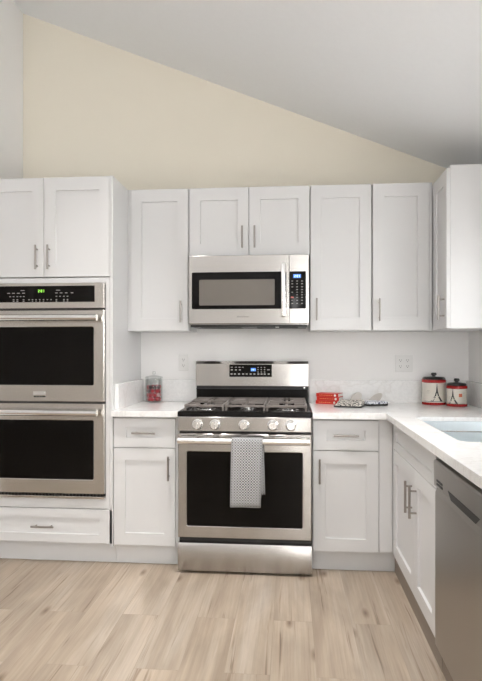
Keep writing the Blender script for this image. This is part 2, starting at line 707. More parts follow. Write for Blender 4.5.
# left return wall, then the wider living area beyond it
struct('wall_left', MB().prism([(XL - 0.1, 0), (XL, 0), (XL, cz(XL)), (XL - 0.1, cz(XL - 0.1))], -1.0, 0.1), M_WALLW)
struct('wall_left_return', MB().prism([(XF, 0), (XL - 0.1, 0), (XL - 0.1, cz(XL - 0.1)), (XF, cz(XF))], -1.0, -0.9), M_WALLW)


rw_ = MB()
for y0, y1, z0, z1 in [(-0.90, 0.1, 0, 9), (-1.95, -0.90, 0, 1.10), (-1.95, -0.90, 1.86, 9), (-4.1, -1.95, 0, 9), (-5.7, -4.1, 2.36, 9), (YB - 0.1, -5.7, 0, 9)]:
    rw_.box(XR, XR + 0.12, y0, y1, z0, min(z1, cz(XR)))
struct('wall_right', rw_, M_WALLW)
struct('wall_far_left', MB().box(XF - 0.1, XF, YB - 0.1, -0.9, 0, cz(XF)), M_WALLW)
rear = MB()
for x0, x1, z0, z1 in [(XF, 0.25, 0, 9), (0.25, 0.41, 0, 0.05), (0.25, 0.41, 2.15, 9), (0.41, 0.47, 0, 9), (0.47, 1.42, 0, 1.05), (0.47, 1.42, 2.35, 9), (1.42, XR, 0, 9)]:
    rear.prism([(x0, z0), (x1, z0), (x1, min(z1, cz(x1))), (x0, min(z1, cz(x0)))], YB - 0.1, YB)
struct('wall_rear', rear, M_WALLW)


def window(name, axis, pos, u0, u1, z0, z1, mull):
    """a framed, glazed window set in the wall"""
    fr = MB()
    def bx(mb, a, b, c, d, n0, n1):
        if axis == 'X':
            mb.box(pos + n0, pos + n1, a, b, c, d)
        else:
            mb.box(a, b, pos + n0, pos + n1, c, d)
    f = 0.045
    bx(fr, u0, u1, z0, z0 + f, 0.02, 0.075)
    bx(fr, u0, u1, z1 - f, z1, 0.02, 0.075)
    bx(fr, u0, u0 + f, z0 + f, z1 - f, 0.02, 0.075)
    bx(fr, u1 - f, u1, z0 + f, z1 - f, 0.02, 0.075)
    for k in range(1, mull):
        c = u0 + (u1 - u0) * k / mull
        bx(fr, c - 0.02, c + 0.02, z0 + f, z1 - f, 0.02, 0.075)
    o = struct(name, fr, M_TRIM)
    g = MB()
    bx(g, u0 + f, u1 - f, z0 + f, z1 - f, 0.066, 0.072)
    p = obj('window_pane', g, M_GLASS, o)
    return o


window('window_1', 'X', XR + 0.02, -1.95, -0.90, 1.10, 1.86, 2)
window('window_2', 'Y', YB - 0.1, 0.47, 1.42, 1.05, 2.35, 2)
window('window_3', 'Y', YB - 0.1, 0.25, 0.41, 0.05, 2.15, 1)
window('door_1', 'X', XR + 0.02, -5.7, -4.1, 0.0, 2.36, 2)
struct('baseboard_left', MB().box(XF, XL - 0.1, -1.014, -1.0, 0, 0.1, 0.003), M_TRIM)

for i, (x, y) in enumerate(FILL_CANS):
    z = cz(x)
    root = thing('added_recessed_light', 'unseen round recessed downlight added to brighten the counters and room', 'ceiling light', (x, y, z), 'added downlights in the ceiling')
    ang = math.atan(-0.404)
    r = obj('trim_ring', MB().lathe([(0.058, -0.012), (0.085, -0.004), (0.085, -0.001), (0.058, -0.001)], (0, 0, 0), 24, cap0=False, cap1=False), M_TRIM, None, smooth=True)
    r.parent = root
    r2 = obj('lens', MB().lathe([(0.0575, -0.009), (0.0575, -0.001)], (0, 0, 0), 24), M_LED, None)
    r2.parent = root
    root.rotation_euler = (0, math.atan(0.404), 0)
    ld = bpy.data.lights.new('downlight', 'AREA')  # fill light of the added can
    ld.shape = 'DISK'
    ld.size = 0.11
    ld.energy = FILL_CAN_W[i]
    ld.spread = CAN_SPREAD
    ld.color = (1.0, 0.97, 0.94)
    lo = bpy.data.objects.new('downlight', ld)
    C.objects.link(lo)
    lo.location = (x, y, z - 0.03)

# unseen uplighter lamps added as fill; their light comes back softly off the sloped ceiling
for (x, y, where), watts in zip(FILL_LAMPS, FILL_LAMP_W):
    root = thing('added_fill_lamp', 'unseen white bowl uplighter lamp added as fill light in the living area ' + where, 'floor lamp', (x, y, 0), 'added fill uplighters')
    obj('base', MB().lathe([(0.15, 0.0), (0.15, 0.015), (0.12, 0.025), (0.02, 0.03)], (x, y, 0), 32), M_NICKEL, root, smooth=True)
    obj('pole', MB().cyl((x, y, 0.03), (x, y, 1.66), 0.013), M_NICKEL, root, smooth=True)
    obj('lamp_shade', MB().lathe([(0.03, 1.66), (0.12, 1.69), (0.20, 1.75), (0.24, 1.82), (0.235, 1.82), (0.19, 1.755), (0.11, 1.70), (0.03, 1.675)], (x, y, 0), 40), M_TRIM, root, smooth=True)
    ld = bpy.data.lights.new('fill_uplight', 'AREA')
    ld.shape = 'DISK'
    ld.size = 0.36
    ld.energy = watts
    ld.color = (0.97, 0.985, 1.0)
    lo = bpy.data.objects.new('fill_uplight', ld)
    C.objects.link(lo)
    lo.location = (x, y, 1.80)
    lo.rotation_euler = (PI, 0, 0)

# ------------------------------------------------------------------ tall oven cabinet
TX0, TX1, TZ = -1.633, -0.783, 2.305
FT = Face('back', -0.634)
tall = thing('oven_cabinet', 'tall white cabinet housing the stainless double oven at the left', 'cabinet', (-1.208, -0.30, 0))
b = MB()
b.box(TX0, TX0 + 0.02, -0.612, -0.005, 0.0, TZ)
b.box(TX1 - 0.02, TX1, -0.634, -0.005, 0.112, TZ, 0.0012, 1)
b.box(TX1 - 0.02, TX1, -0.552, -0.005, 0.0, 0.112)
b.box(TX0 + 0.02, TX1 - 0.02, -0.02, -0.005, 0.112, TZ)
b.box(TX0 + 0.02, TX1 - 0.02, -0.612, -0.02, TZ - 0.02, TZ)
b.box(TX0 + 0.02, TX1 - 0.02, -0.612, -0.02, 1.69, 1.708)
b.box(TX0 + 0.02, TX1 - 0.02, -0.60, -0.02, 0.345, 0.385)
b.box(TX0 + 0.02, TX1 - 0.02, -0.612, -0.02, 0.112, 0.13)
obj('body', b, M_WHITE, tall)
# face frame around the oven
b = MB()
b.box(-0.826, TX1 - 0.0205, -0.634, -0.604, 0.335, 1.704, 0.0015, 1)
b.box(TX0, -1.586, -0.634, -0.604, 0.335, 1.704, 0.0015, 1)
b.box(-1.586, -0.826, -0.630, -0.604, 1.674, 1.704, 0.0015, 1)
b.box(-1.586, -0.826, -0.630, -0.604, 0.335, 0.397, 0.0015, 1)
obj('oven_frame', b, M_WHITE, tall)
for u0, u1, hu in ((-1.613, -1.2065, -1.244), (-1.2035, -0.797, -1.169)):
    d = obj('door', shaker(FT, u0, u1, 1.7105, TZ - 0.002, 0.070, 0.078), M_WHITE, tall)
    pull(FT, hu, 1.825, 0.145, True, d)
d = obj('drawer', shaker(FT, TX0 + 0.004, TX1 - 0.003, 0.13, 0.3315, 0.080, 0.052), M_WHITE, tall)
pull(FT, -1.202, 0.229, 0.138, False, d)
obj('toe_kick', MB().box(TX0, TX1, -0.57, -0.552, 0, 0.112), M_WHITE, tall)

# ------------------------------------------------------------------ double wall oven
OC = -1.206
oven = thing('wall_oven', 'stainless steel double wall oven built into the tall white cabinet', 'oven', (OC, -0.30, 0.398))
ox0, ox1 = OC - 0.379, OC + 0.379
obj('housing', MB().box(OC - 0.36, OC + 0.36, -0.632, -0.06, 0.3985, 1.668), M_BLACKP, oven)
FO = Face('back', -0.66)
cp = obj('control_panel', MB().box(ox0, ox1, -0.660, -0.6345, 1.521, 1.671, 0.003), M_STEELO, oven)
g = obj('panel_glass', MB().box(OC - 0.322, OC + 0.322, -0.6625, -0.66, 1.558, 1.654, 0.001), M_BLACK, cp)
obj('clock', digits(Face('back', -0.6625), '2:01', -1.226, 1.616, 0.016, 0.0), M_GREEN, cp)
mk = MB()
FO2 = Face('back', -0.6625)
random.seed(4)
def legend(mb, face, us, zs, wd, ht, skip=()):
    for j, z in enumerate(zs):
        for i, u in enumerate(us):
            if (i, j) in skip:
                continue
            fbox(mb, face, u - wd / 2, u + wd / 2, 0, 0.0005, z - ht / 2, z + ht / 2)
px = lambda u: OC + (u - 41.9) * 0.00614      # the legends' spacing, read off the panel
legend(mk, FO2, [px(9), px(13.8), px(18.8), px(24)], [1.612], 0.017, 0.0045)
legend(mk, FO2, [px(10.5), px(14), px(17.8), px(21), px(24.2)], [1.592], 0.010, 0.0045)
legend(mk, FO2, [px(14), px(17.8), px(24)], [1.573, 1.5635], 0.010, 0.0045, ())
legend(mk, FO2, [px(23)], [1.628], 0.024, 0.0035)
legend(mk, FO2, [px(29.5), px(33), px(36.5), px(40.2), px(44), px(47.8), px(51.5)], [1.573], 0.008, 0.005)
legend(mk, FO2, [px(33), px(36.5), px(40.2), px(44)], [1.563], 0.006, 0.004)
legend(mk, FO2, [px(56.8), px(61.4), px(66.5), px(72.3)], [1.612], 0.015, 0.0045)
legend(mk, FO2, [px(58.5)], [1.628], 0.024, 0.0035)
legend(mk, FO2, [px(56.8), px(60.4), px(64.2), px(67.8)], [1.592], 0.010, 0.0045)
legend(mk, FO2, [px(56.8), px(64.2), px(67.8)], [1.573, 1.5635], 0.009, 0.0045)
obj('legend', mk, M_DIM, cp)


def oven_door(steel, parent, x0, x1, z0, z1, gx0, gx1, gz0, gz1, yf, th, hz, hr, hx0, hx1, name, lab=None, hstand=0.05):
    """a steel door frame with a real opening, the window set in it, and a bar handle"""
    mb = MB()
    rings = []
    def rr(a, b, c, d, y, r):
        P = []
        for (cx, cz_, s) in ((b - r, d - r, 0), (a + r, d - r, 1), (a + r, c + r, 2), (b - r, c + r, 3)):
            for k in range(5):
                t = PI / 2 * (s + k / 4)
                P.append((cx + r * math.cos(t), y, cz_ + r * math.sin(t)))
        return P
    mb.loft([rr(x0, x1, z0, z1, yf + th, 0.004), rr(x0, x1, z0, z1, yf + 0.004, 0.004), rr(x0 + 0.004, x1 - 0.004, z0 + 0.004, z1 - 0.004, yf, 0.004),
             rr(gx0 - 0.004, gx1 + 0.004, gz0 - 0.004, gz1 + 0.004, yf, 0.012), rr(gx0, gx1, gz0, gz1, yf + 0.003, 0.009), rr(gx0, gx1, gz0, gz1, yf + th, 0.009)])
    R = mb.bm
    d = obj(name, mb, steel, parent, smooth=True, angle=0.5)
    w_ = MB()
    w_.loft([rr(gx0 + 0.0005, gx1 - 0.0005, gz0 + 0.0005, gz1 - 0.0005, yf + 0.0045, 0.009), rr(gx0 + 0.0005, gx1 - 0.0005, gz0 + 0.0005, gz1 - 0.0005, yf + th, 0.009)], True, True)
    obj('window', w_, M_BLACK, d)
    h = MB()
    ya = yf - hstand
    h.cyl((hx0, ya, hz), (hx1, ya, hz), hr, seg=20)
    for xx in (hx0 + 0.03, hx1 - 0.03):
        h.box(xx - 0.014, xx + 0.014, ya, yf, hz - hr * 0.7, hz + hr * 0.7, 0.003)
    obj('handle', h, M_POLISH, d, smooth=True)
    return d


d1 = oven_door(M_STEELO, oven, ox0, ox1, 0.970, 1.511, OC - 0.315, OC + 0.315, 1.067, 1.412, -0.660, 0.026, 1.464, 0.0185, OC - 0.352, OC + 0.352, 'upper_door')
bd = obj('emblem', MB().box(-1.257, -1.181, -0.6635, -0.66, 1.008, 1.031, 0.001), M_POLISH, d1)
m_ = MB()
for a, c in ((-1.254, -1.240), (-1.236, -1.222), (-1.217, -1.206), (-1.202, -1.183)):
    m_.box(a, c, -0.6608, -0.66, 0.996, 1.0035)
obj('emblem_print', m_, M_DARKVOID, bd)
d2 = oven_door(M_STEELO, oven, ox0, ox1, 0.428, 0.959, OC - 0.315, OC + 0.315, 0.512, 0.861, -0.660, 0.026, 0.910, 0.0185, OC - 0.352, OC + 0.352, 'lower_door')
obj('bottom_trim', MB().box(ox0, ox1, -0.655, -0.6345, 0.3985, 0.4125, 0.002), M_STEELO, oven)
v = MB()
for k in range(36):
    x = ox0 + 0.012 + k * (ox1 - ox0 - 0.024) / 35
    v.box(x - 0.004, x + 0.004, -0.652, -0.6325, 0.4135, 0.4265)
obj('vent', v, M_BLACKP, oven)

# ------------------------------------------------------------------ wall cupboards on the back wall
FU = Face('back', -0.329)
ZB, ZT = 1.396, 2.306


def wall_cupboard(label, x0, x1, z0, doors, handle_z, name='wall_cabinet', fill=None):
    root = thing(name, label, 'wall cabinet', ((x0 + x1) / 2, -0.15, z0), 'white wall cabinets')
    body = MB().box(x0 + 0.001, x1 - 0.001, -0.3085, -0.002, z0, ZT, 0.001, 1)
    obj('body', body, M_WHITE, root)
    if fill:
        obj('filler_strip', MB().box(fill[0], fill[1], -0.322, -0.29, z0, ZT, 0.001, 1), M_WHITE, root)
    for u0, u1, hu in doors:
        d = obj('door', shaker(FU, u0, u1, z0 + 0.002, ZT - 0.001, 0.070, 0.080), M_WHITE, root)
        pull(FU, hu, handle_z, 0.138, True, d)
    return root


wall_cupboard('narrow white shaker wall cabinet between the oven cabinet and the microwave', -0.764, -0.3835, ZB, [(-0.7615, -0.3895, -0.432)], 1.518, fill=(-0.7820, -0.7635))
wall_cupboard('short wide two-door white wall cabinet directly above the microwave', -0.3825, 0.3825, 1.8665, [(-0.380, -0.0025, -0.041), (0.0015, 0.380, 0.037)], 1.985)
wall_cupboard('single-door white wall cabinet immediately right of the microwave', 0.3835, 0.7650, ZB, [(0.386, 0.7605, 0.424)], 1.528)
wall_cupboard('single-door white wall cabinet in the corner, hinged beside the side-wall cabinet', 0.7660, 1.130, ZB, [(0.7695, 1.110, 0.808)], 1.523, fill=(1.1125, 1.1305))
# the one on the right wall, seen end-on
FW = Face('right', 1.132)
rw = thing('wall_cabinet', 'white cabinet on the right wall showing its blank end panel', 'wall cabinet', (1.30, -0.32, ZB), 'white wall cabinets')
obj('body', MB().box(1.1525, XR - 0.002, -0.637, -0.003, ZB, ZT + 0.006, 0.0012, 1), M_WHITE, rw)
d = obj('door', shaker(FW, -0.634, -0.3335, ZB + 0.002, ZT - 0.012, 0.070, 0.080), M_WHITE, rw)
pull(FW, -0.590, 1.517, 0.138, True, d)

# ------------------------------------------------------------------ microwave
mw = thing('microwave', 'stainless over-the-range microwave hung under the short wall cabinet', 'microwave', (0, -0.2, 1.42))
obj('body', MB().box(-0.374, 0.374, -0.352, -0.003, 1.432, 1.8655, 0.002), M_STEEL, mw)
FM = Face('back', -0.39)


def rrect(a, b, c, d, y, r, n=5):
    P = []
    for (cx, cz_, s) in ((b - r, d - r, 0), (a + r, d - r, 1), (a + r, c + r, 2), (b - r, c + r, 3)):
        for k in range(n):
            t = PI / 2 * (s + k / (n - 1))
            P.append((cx + r * math.cos(t), y, cz_ + r * math.sin(t)))
    return P


md = obj('door', MB().box(-0.375, 0.2515, -0.390, -0.3525, 1.439, 1.8645, 0.003), M_STEEL, mw)
obj('window_surround', MB().loft([rrect(-0.354, 0.236, 1.530, 1.760, -0.3885, 0.008), rrect(-0.354, 0.236, 1.530, 1.760, -0.3915, 0.008)], True, True), M_BLACK, md)
obj('window', MB().loft([rrect(-0.307, 0.164, 1.553, 1.713, -0.391, 0.006), rrect(-0.307, 0.164, 1.553, 1.713, -0.3925, 0.006)], True, True), M_MWGLASS, md)
h = MB()
h.box(0.2045, 0.2315, -0.437, -0.422, 1.480, 1.810, 0.005, 3)
for z in (1.52, 1.77):
    h.box(0.209, 0.227, -0.423, -0.390, z - 0.012, z + 0.012, 0.002)
obj('handle', h, M_POLISH, md, smooth=True)
lettering('SAMSUNG', 0.0125, M_LOGO, md, (-0.034, -0.3904, 1.481))
mc = obj('control_panel', MB().box(0.2535, 0.375, -0.390, -0.3525, 1.439, 1.8645, 0.003), M_STEEL, mw)
obj('panel_glass', MB().loft([rrect(0.2555, 0.356, 1.530, 1.760, -0.3885, 0.006), rrect(0.2555, 0.356, 1.530, 1.760, -0.3915, 0.006)], True, True), M_BLACK, mc)
obj('display', MB().box(0.278, 0.325, -0.3925, -0.3915, 1.719, 1.742), M_BLUE, mc)
obj('clock', digits(Face('back', -0.3925), '2:01', 0.286, 1.7235, 0.014, 0.0), M_DIGIT, mc)
mk = MB()
FM2 = Face('back', -0.3915)
legend(mk, FM2, [0.272, 0.302, 0.332], [1.700, 1.683, 1.664, 1.647, 1.631, 1.615, 1.599, 1.581, 1.562], 0.010, 0.005, ((0, 3), (0, 5)))
obj('legend', mk, M_DIM, mc)
obj('stop_button', MB().box(0.2635, 0.281, -0.3923, -0.3915, 1.595, 1.604), pbr('stop_mark', (0.42, 0.10, 0.08), 0.5, noise=0.02), mc)
g = MB()
g.box(-0.366, 0.366, -0.372, -0.02, 1.4195, 1.4315, 0.002)
for k in range(2):
    for j in range(9):
        g.box(-0.31 + k * 0.36, -0.05 + k * 0.36, -0.33 + j * 0.022, -0.322 + j * 0.022, 1.4165, 1.4195)
obj('vent_grille', g, M_BLACKP, mw)
obj('work_lamp', MB().box(0.168, 0.19, -0.374, -0.355, 1.415, 1.4195, 0.001), M_PLATE, mw)

for x in (-0.18, 0.18):
    ld = bpy.data.lights.new('cooktop_lamp', 'AREA')
    ld.shape = 'RECTANGLE'
    ld.size = 0.09
    ld.size_y = 0.05
    ld.energy = WORK_W
    ld.color = (1.0, 0.97, 0.93)
    lo = bpy.data.objects.new('cooktop_lamp', ld)
    C.objects.link(lo)
    lo.location = (x, -0.12, 1.412)

# ------------------------------------------------------------------ range
rg = thing('kitchen_range', 'stainless steel gas range standing between the two white base cabinets', 'range', (0, -0.35, 0))
RX = 0.3795
bb = MB()
bb.box(-RX, RX, -0.655, -0.03, 0.03, 0.895)
for sx in (-0.34, 0.34):
    for yy in (-0.60, -0.10):
        bb.cyl((sx, yy, 0.0), (sx, yy, 0.03), 0.018)
obj('body', bb, M_BLACKP, rg)
FR = Face('back', -0.70)
# cooktop: shallow black tray with a raised rim
t = MB()
def rect(a, b, c, d, z):
    return [(a, c, z), (b, c, z), (b, d, z), (a, d, z)]
t.loft([rect(-0.384, 0.384, -0.690, -0.075, 0.8955), rect(-0.384, 0.384, -0.694, -0.075, 0.899), rect(-0.384, 0.384, -0.690, -0.075, 0.921), rect(-0.378, 0.378, -0.680, -0.080, 0.925),
        rect(-0.362, 0.362, -0.655, -0.095, 0.925), rect(-0.352, 0.352, -0.640, -0.105, 0.914)], True, True)
obj('cooktop', t, M_ENAMEL, rg, smooth=True, angle=0.5)
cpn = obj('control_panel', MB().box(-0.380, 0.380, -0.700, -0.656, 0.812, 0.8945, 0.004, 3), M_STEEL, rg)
for kx in (-0.266, -0.166, -0.001, 0.162, 0.263):
    kn = obj('knob', MB().lathe([(0.031, 0.0), (0.031, 0.006), (0.026, 0.009), (0.0245, 0.034), (0.021, 0.038)], (kx, -0.70, 0.851), 28, '-Y'), M_POLISH, rg, smooth=True)
    obj('knob_grip', MB().box(kx - 0.005, kx + 0.005, -0.748, -0.738, 0.829, 0.873, 0.002), M_POLISH, kn)
# burners
for bx_, by_, br_ in ((-0.245, -0.50, 0.048), (-0.245, -0.25, 0.038), (0.0, -0.375, 0.045), (0.245, -0.50, 0.055), (0.245, -0.25, 0.034)):
    bu = obj('burner', MB().lathe([(br_ + 0.012, 0.914), (br_ + 0.012, 0.920), (br_, 0.922), (br_, 0.930)], (bx_, by_, 0), 28), M_POLISH, rg, smooth=True)
    obj('burner_cap', MB().lathe([(br_ * 0.9, 0.930), (br_ * 0.92, 0.937), (br_ * 0.8, 0.940)], (bx_, by_, 0), 28), M_IRON, bu, smooth=True)
# grates
for gx0, gx1 in ((-0.356, -0.122), (-0.117, 0.117), (0.122, 0.356)):
    g = MB()
    z0, z1, wd = 0.944, 0.958, 0.011
    g.box(gx0, gx1, -0.640, -0.640 + wd, z0, z1, 0.003)
    g.box(gx0, gx1, -0.112 - wd, -0.112, z0, z1, 0.003)
    g.box(gx0, gx0 + wd, -0.640 + wd, -0.112 - wd, z0, z1)
    g.box(gx1 - wd, gx1, -0.640 + wd, -0.112 - wd, z0, z1)
    cx = (gx0 + gx1) / 2
    g.box(gx0 + wd, gx1 - wd, -0.381, -0.369, z0, z1)
    if gx0 < -0.2 or gx0 > 0.1:
        for yy in (-0.335, -0.292, -0.208, -0.165):
            g.box(gx0 + wd, cx - 0.020, yy - 0.012, yy + 0.012, z0, z1, 0.002)
            g.box(cx + 0.020, gx1 - wd, yy - 0.012, yy + 0.012, z0, z1, 0.002)
        g.box(gx0 + wd, cx - 0.040, -0.258, -0.242, z0, z1, 0.002)
        g.box(cx + 0.040, gx1 - wd, -0.258, -0.242, z0, z1, 0.002)
        g.box(cx - 0.008, cx + 0.008, -0.369, -0.285, z0, z1)
        g.box(cx - 0.008, cx + 0.008, -0.215, -0.112 - wd, z0, z1)
        g.box(gx0 + wd, cx - 0.045, -0.507, -0.493, z0, z1)
        g.box(cx + 0.045, gx1 - wd, -0.507, -0.493, z0, z1)
        g.box(cx - 0.007, cx + 0.007, -0.640 + wd, -0.555, z0, z1)
        g.box(cx - 0.007, cx + 0.007, -0.445, -0.381, z0, z1)
    else:
        for yy in (-0.435, -0.325, -0.28, -0.235, -0.19, -0.15):
            g.box(gx0 + wd, gx1 - wd, yy - 0.011, yy + 0.011, z0, z1, 0.002)
        g.box(cx - 0.007, cx + 0.007, -0.640 + wd, -0.112 - wd, z0 - 0.001, z1 - 0.001)
    for xx in (gx0 + 0.006, gx1 - 0.006):
        for yy in (-0.634, -0.375, -0.118):
            g.box(xx - 0.005, xx + 0.005, yy - 0.005, yy + 0.005, 0.914, z0)
    obj('grate', g, M_IRON, rg)
# back guard
gd = MB()
gd.prism([(-0.075, 1.032), (-0.072, 1.180), (-0.060, 1.198), (-0.022, 1.200), (-0.022, 1.032)], -0.381, 0.381, 'X')
bgd = obj('back_guard', gd, M_STEEL, rg)
sd_ = MB()
sd_.box(-0.378, 0.378, -0.068, -0.022, 0.905, 1.009)
obj('guard_base', sd_, M_ENAMEL, bgd)
vt = MB()
vt.box(-0.380, 0.380, -0.050, -0.022, 1.009, 1.032)
vt.box(-0.380, 0.380, -0.074, -0.064, 1.0085, 1.013)
obj('vent', vt, M_BLACKP, bgd)
cl = obj('panel_glass', MB().box(-0.152, 0.136, -0.0765, -0.0715, 1.093, 1.176, 0.001), M_BLACK, bgd)
obj('display', MB().box(-0.006, 0.028, -0.0773, -0.0765, 1.131, 1.153), M_BLUE, cl)
obj('clock', digits(Face('back', -0.0773), '2:01', -0.001, 1.1365, 0.011, 0.0), M_DIGIT, cl)
mk = MB()
FK = Face('back', -0.0765)
legend(mk, FK, [-0.135, -0.107, -0.083, -0.060], [1.158], 0.014, 0.004)
legend(mk, FK, [-0.135, -0.107, -0.080], [1.140], 0.013, 0.007)
legend(mk, FK, [-0.137, -0.114, -0.086, -0.058, -0.034, -0.007, 0.018, 0.045, 0.067, 0.088, 0.115], [1.112], 0.013, 0.0075)
legend(mk, FK, [0.043, 0.065, 0.087], [1.157, 1.142, 1.126], 0.008, 0.005)
legend(mk, FK, [0.113], [1.141], 0.018, 0.004)
obj('legend', mk, M_GREY, cl)
lettering('SAMSUNG', 0.0125, M_LOGO, bgd, (-0.011, -0.0752, 1.060))
obj('vent_cap', MB().lathe([(0.007, 0.0), (0.007, 0.004), (0.003, 0.006)], (0.353, -0.074, 1.020), 14, '-Y'), M_POLISH, bgd)
# oven door, drawer
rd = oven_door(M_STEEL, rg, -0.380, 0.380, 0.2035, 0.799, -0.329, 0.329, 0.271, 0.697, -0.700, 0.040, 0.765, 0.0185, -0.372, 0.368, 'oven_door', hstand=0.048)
v = MB()
for k in range(6):
    x = -0.31 + k * 0.124
    v.box(x - 0.045, x + 0.045, -0.7006, -0.699, 0.786, 0.7895)
obj('vent', v, M_BLACKP, rd)
dr = MB()
dr.prism([(-0.656, 0.016), (-0.698, 0.016), (-0.703, 0.03), (-0.706, 0.09), (-0.703, 0.160), (-0.696, 0.173), (-0.656, 0.173)], -0.380, 0.380, 'X')
obj('drawer', dr, M_STEEL, rg, smooth=True, angle=0.5)

# dish towel over the oven door handle
def towel():
    bm = bmesh.new()
    uvl = bm.loops.layers.uv.new('UVMap')
    hy, hz, r = -0.748, 0.765, 0.0215
    path = []
    for k in range(15):
        z = 0.404 + (hz - 0.404) * k / 14
        path.append((hy - r - 0.006 * math.sin(k / 14 * PI), z, 0))
    for k in range(1, 10):
        a = PI - PI * k / 10
        path.append((hy + r * math.cos(a), hz + r * math.sin(a), 1))
    for k in range(12):
        z = hz - (hz - 0.468) * k / 11
        path.append((hy + r * 0.75, z, 2))
    L = [0]
    for a, c in zip(path, path[1:]):
        L.append(L[-1] + math.hypot(a[0] - c[0], a[1] - c[1]))
    N = 14
    grid = []
    for k, (y, z, side) in enumerate(path):
        row = []
        if side == 0:
            t = (z - 0.404) / (hz - 0.404)
            x0, x1 = -0.072 + 0.006 * t, 0.097 + 0.010 * t
        elif side == 1:
            x0, x1 = -0.066 + 0.004 * (k - 14) / 10, 0.107 + 0.003 * (k - 14) / 10
        else:
            t = (hz - z) / (hz - 0.468)
            x0, x1 = -0.060 + 0.012 * t, 0.112 + 0.008 * t
        for i in range(N + 1):
            f = i / N
            x = x0 + (x1 - x0) * f
            drop = max(0.0, min(1.0, (hz - z) / 0.3))
            yy = y + (-1 if side == 0 else 0.15) * 0.0045 * drop * (0.5 + 0.5 * math.sin(f * 9 + 0.8)) 
            row.append(bm.verts.new((x, yy, z)))
        grid.append(row)
    for k in range(len(path) - 1):
        for i in range(N):
            q = bm.faces.new([grid[k][i], grid[k][i + 1], grid[k + 1][i + 1], grid[k + 1][i]])
            q.smooth = True
            for lp, (kk, ii) in zip(q.loops, ((k, i), (k, i + 1), (k + 1, i + 1), (k + 1, i))):
                lp[uvl].uv = (ii / N, L[kk] / 0.70)
    me = bpy.data.meshes.new('dish_towel')
    bm.to_mesh(me)
    bm.free()
    me.materials.append(M_TOWEL)
    o = bpy.data.objects.new('dish_towel', me)
    C.objects.link(o)
    md_ = o.modifiers.new('thick', 'SOLIDIFY')
    md_.thickness = 0.003
    md_.offset = 0.0
    return tag(o, 'white dish towel with black dots hanging over the range oven handle', 'towel')


towel()

# ------------------------------------------------------------------ base cabinets
FB = Face('back', -0.629)


def base_panels(x0, x1, y0, y1):
    """carcass of panels: sides, floor, back, front rails; open at the top"""
    b = MB()
    b.box(x0, x0 + 0.018, y0, y1, 0.112, 0.8855)
    b.box(x1 - 0.018, x1, y0, y1, 0.112, 0.8855)
    b.box(x0 + 0.018, x1 - 0.018, y0, y1, 0.112, 0.13)
    b.box(x0 + 0.018, x1 - 0.018, y1 - 0.012, y1, 0.13, 0.8855)
    b.box(x0 + 0.018, x1 - 0.018, y0, y0 + 0.018, 0.83, 0.8855)
    b.box(x0 + 0.018, x1 - 0.018, y0, y0 + 0.018, 0.68, 0.715)
    return b


def base_cab(label, x0, x1, d0, d1, hz_u, kick1, filler=None):
    root = thing('base_cabinet', label, 'base cabinet', ((x0 + x1) / 2, -0.3, 0), 'white base cabinets on the back wall')
    obj('body', base_panels(x0, x1, -0.6085, -0.004), M_WHITE, root)
    a = obj('drawer', shaker(FB, d0, d1, 0.7015, 0.874, 0.076, 0.056), M_WHITE, root)
    pull(FB, (d0 + d1) / 2 + 0.001, 0.790, 0.140, False, a)
    d = obj('door', shaker(FB, d0, d1, 0.125, 0.6975, 0.070, 0.072), M_WHITE, root)
    pull(FB, hz_u, 0.585, 0.140, True, d)
    obj('toe_kick', MB().box(x0, kick1, -0.57, -0.552, 0, 0.112), M_WHITE, root)
    if filler:
        obj('filler_strip', MB().box(filler[0], filler[1], -0.624, -0.605, 0.125, 0.8855, 0.001, 1), M_WHITE, root)
    return root


base_cab('white base cabinet between the oven cabinet and the left side of the range', -0.7815, -0.3855, -0.7795, -0.4085, -0.447, -0.3855, filler=(-0.4065, -0.3860))
base_cab('white base cabinet between the right side of the range and the corner', 0.3865, 0.855, 0.389, 0.7605, 0.427, 0.875, filler=(0.763, 0.838))

# sink base on the right wall
FS = Face('right', 0.837)
sk = thing('sink_cabinet', 'white two-door sink base cabinet under the right-hand counter', 'base cabinet', (1.15, -1.1, 0))
Y1, Y2 = -1.594, -0.631
b = MB()
b.box(0.8575, 1.43, Y1, Y1 + 0.004, 0.112, 0.690)
b.box(0.8575, 1.43, Y2 - 0.018, Y2, 0.112, 0.8855)
b.box(0.8575, 1.43, Y1 + 0.004, Y2 - 0.018, 0.112, 0.13)
b.box(1.418, 1.43, Y1 + 0.004, Y2 - 0.018, 0.13, 0.8855)
b.box(0.8575, 0.876, Y1 + 0.004, Y2 - 0.018, 0.70, 0.8855)
obj('body', b, M_WHITE, sk)
obj('false_front', shaker(FS, Y1 + 0.003, -0.652, 0.7245, 0.8745, 0.070, 0.045), M_WHITE, sk)
for u0, u1, hu in ((-1.186, -0.652, -1.145), (Y1 + 0.003, -1.189, -1.240)):
    d = obj('door', shaker(FS, u0, u1, 0.125, 0.7205, 0.070, 0.072), M_WHITE, sk)
    pull(FS, hu, 0.578, 0.150, True, d)
obj('filler_strip', MB().box(0.8395, 0.858, -0.650, Y2, 0.125, 0.8855, 0.001, 1), M_WHITE, sk)
obj('toe_kick', MB().box(0.859, 0.875, Y1, -0.572, 0, 0.112), M_TOE, sk)

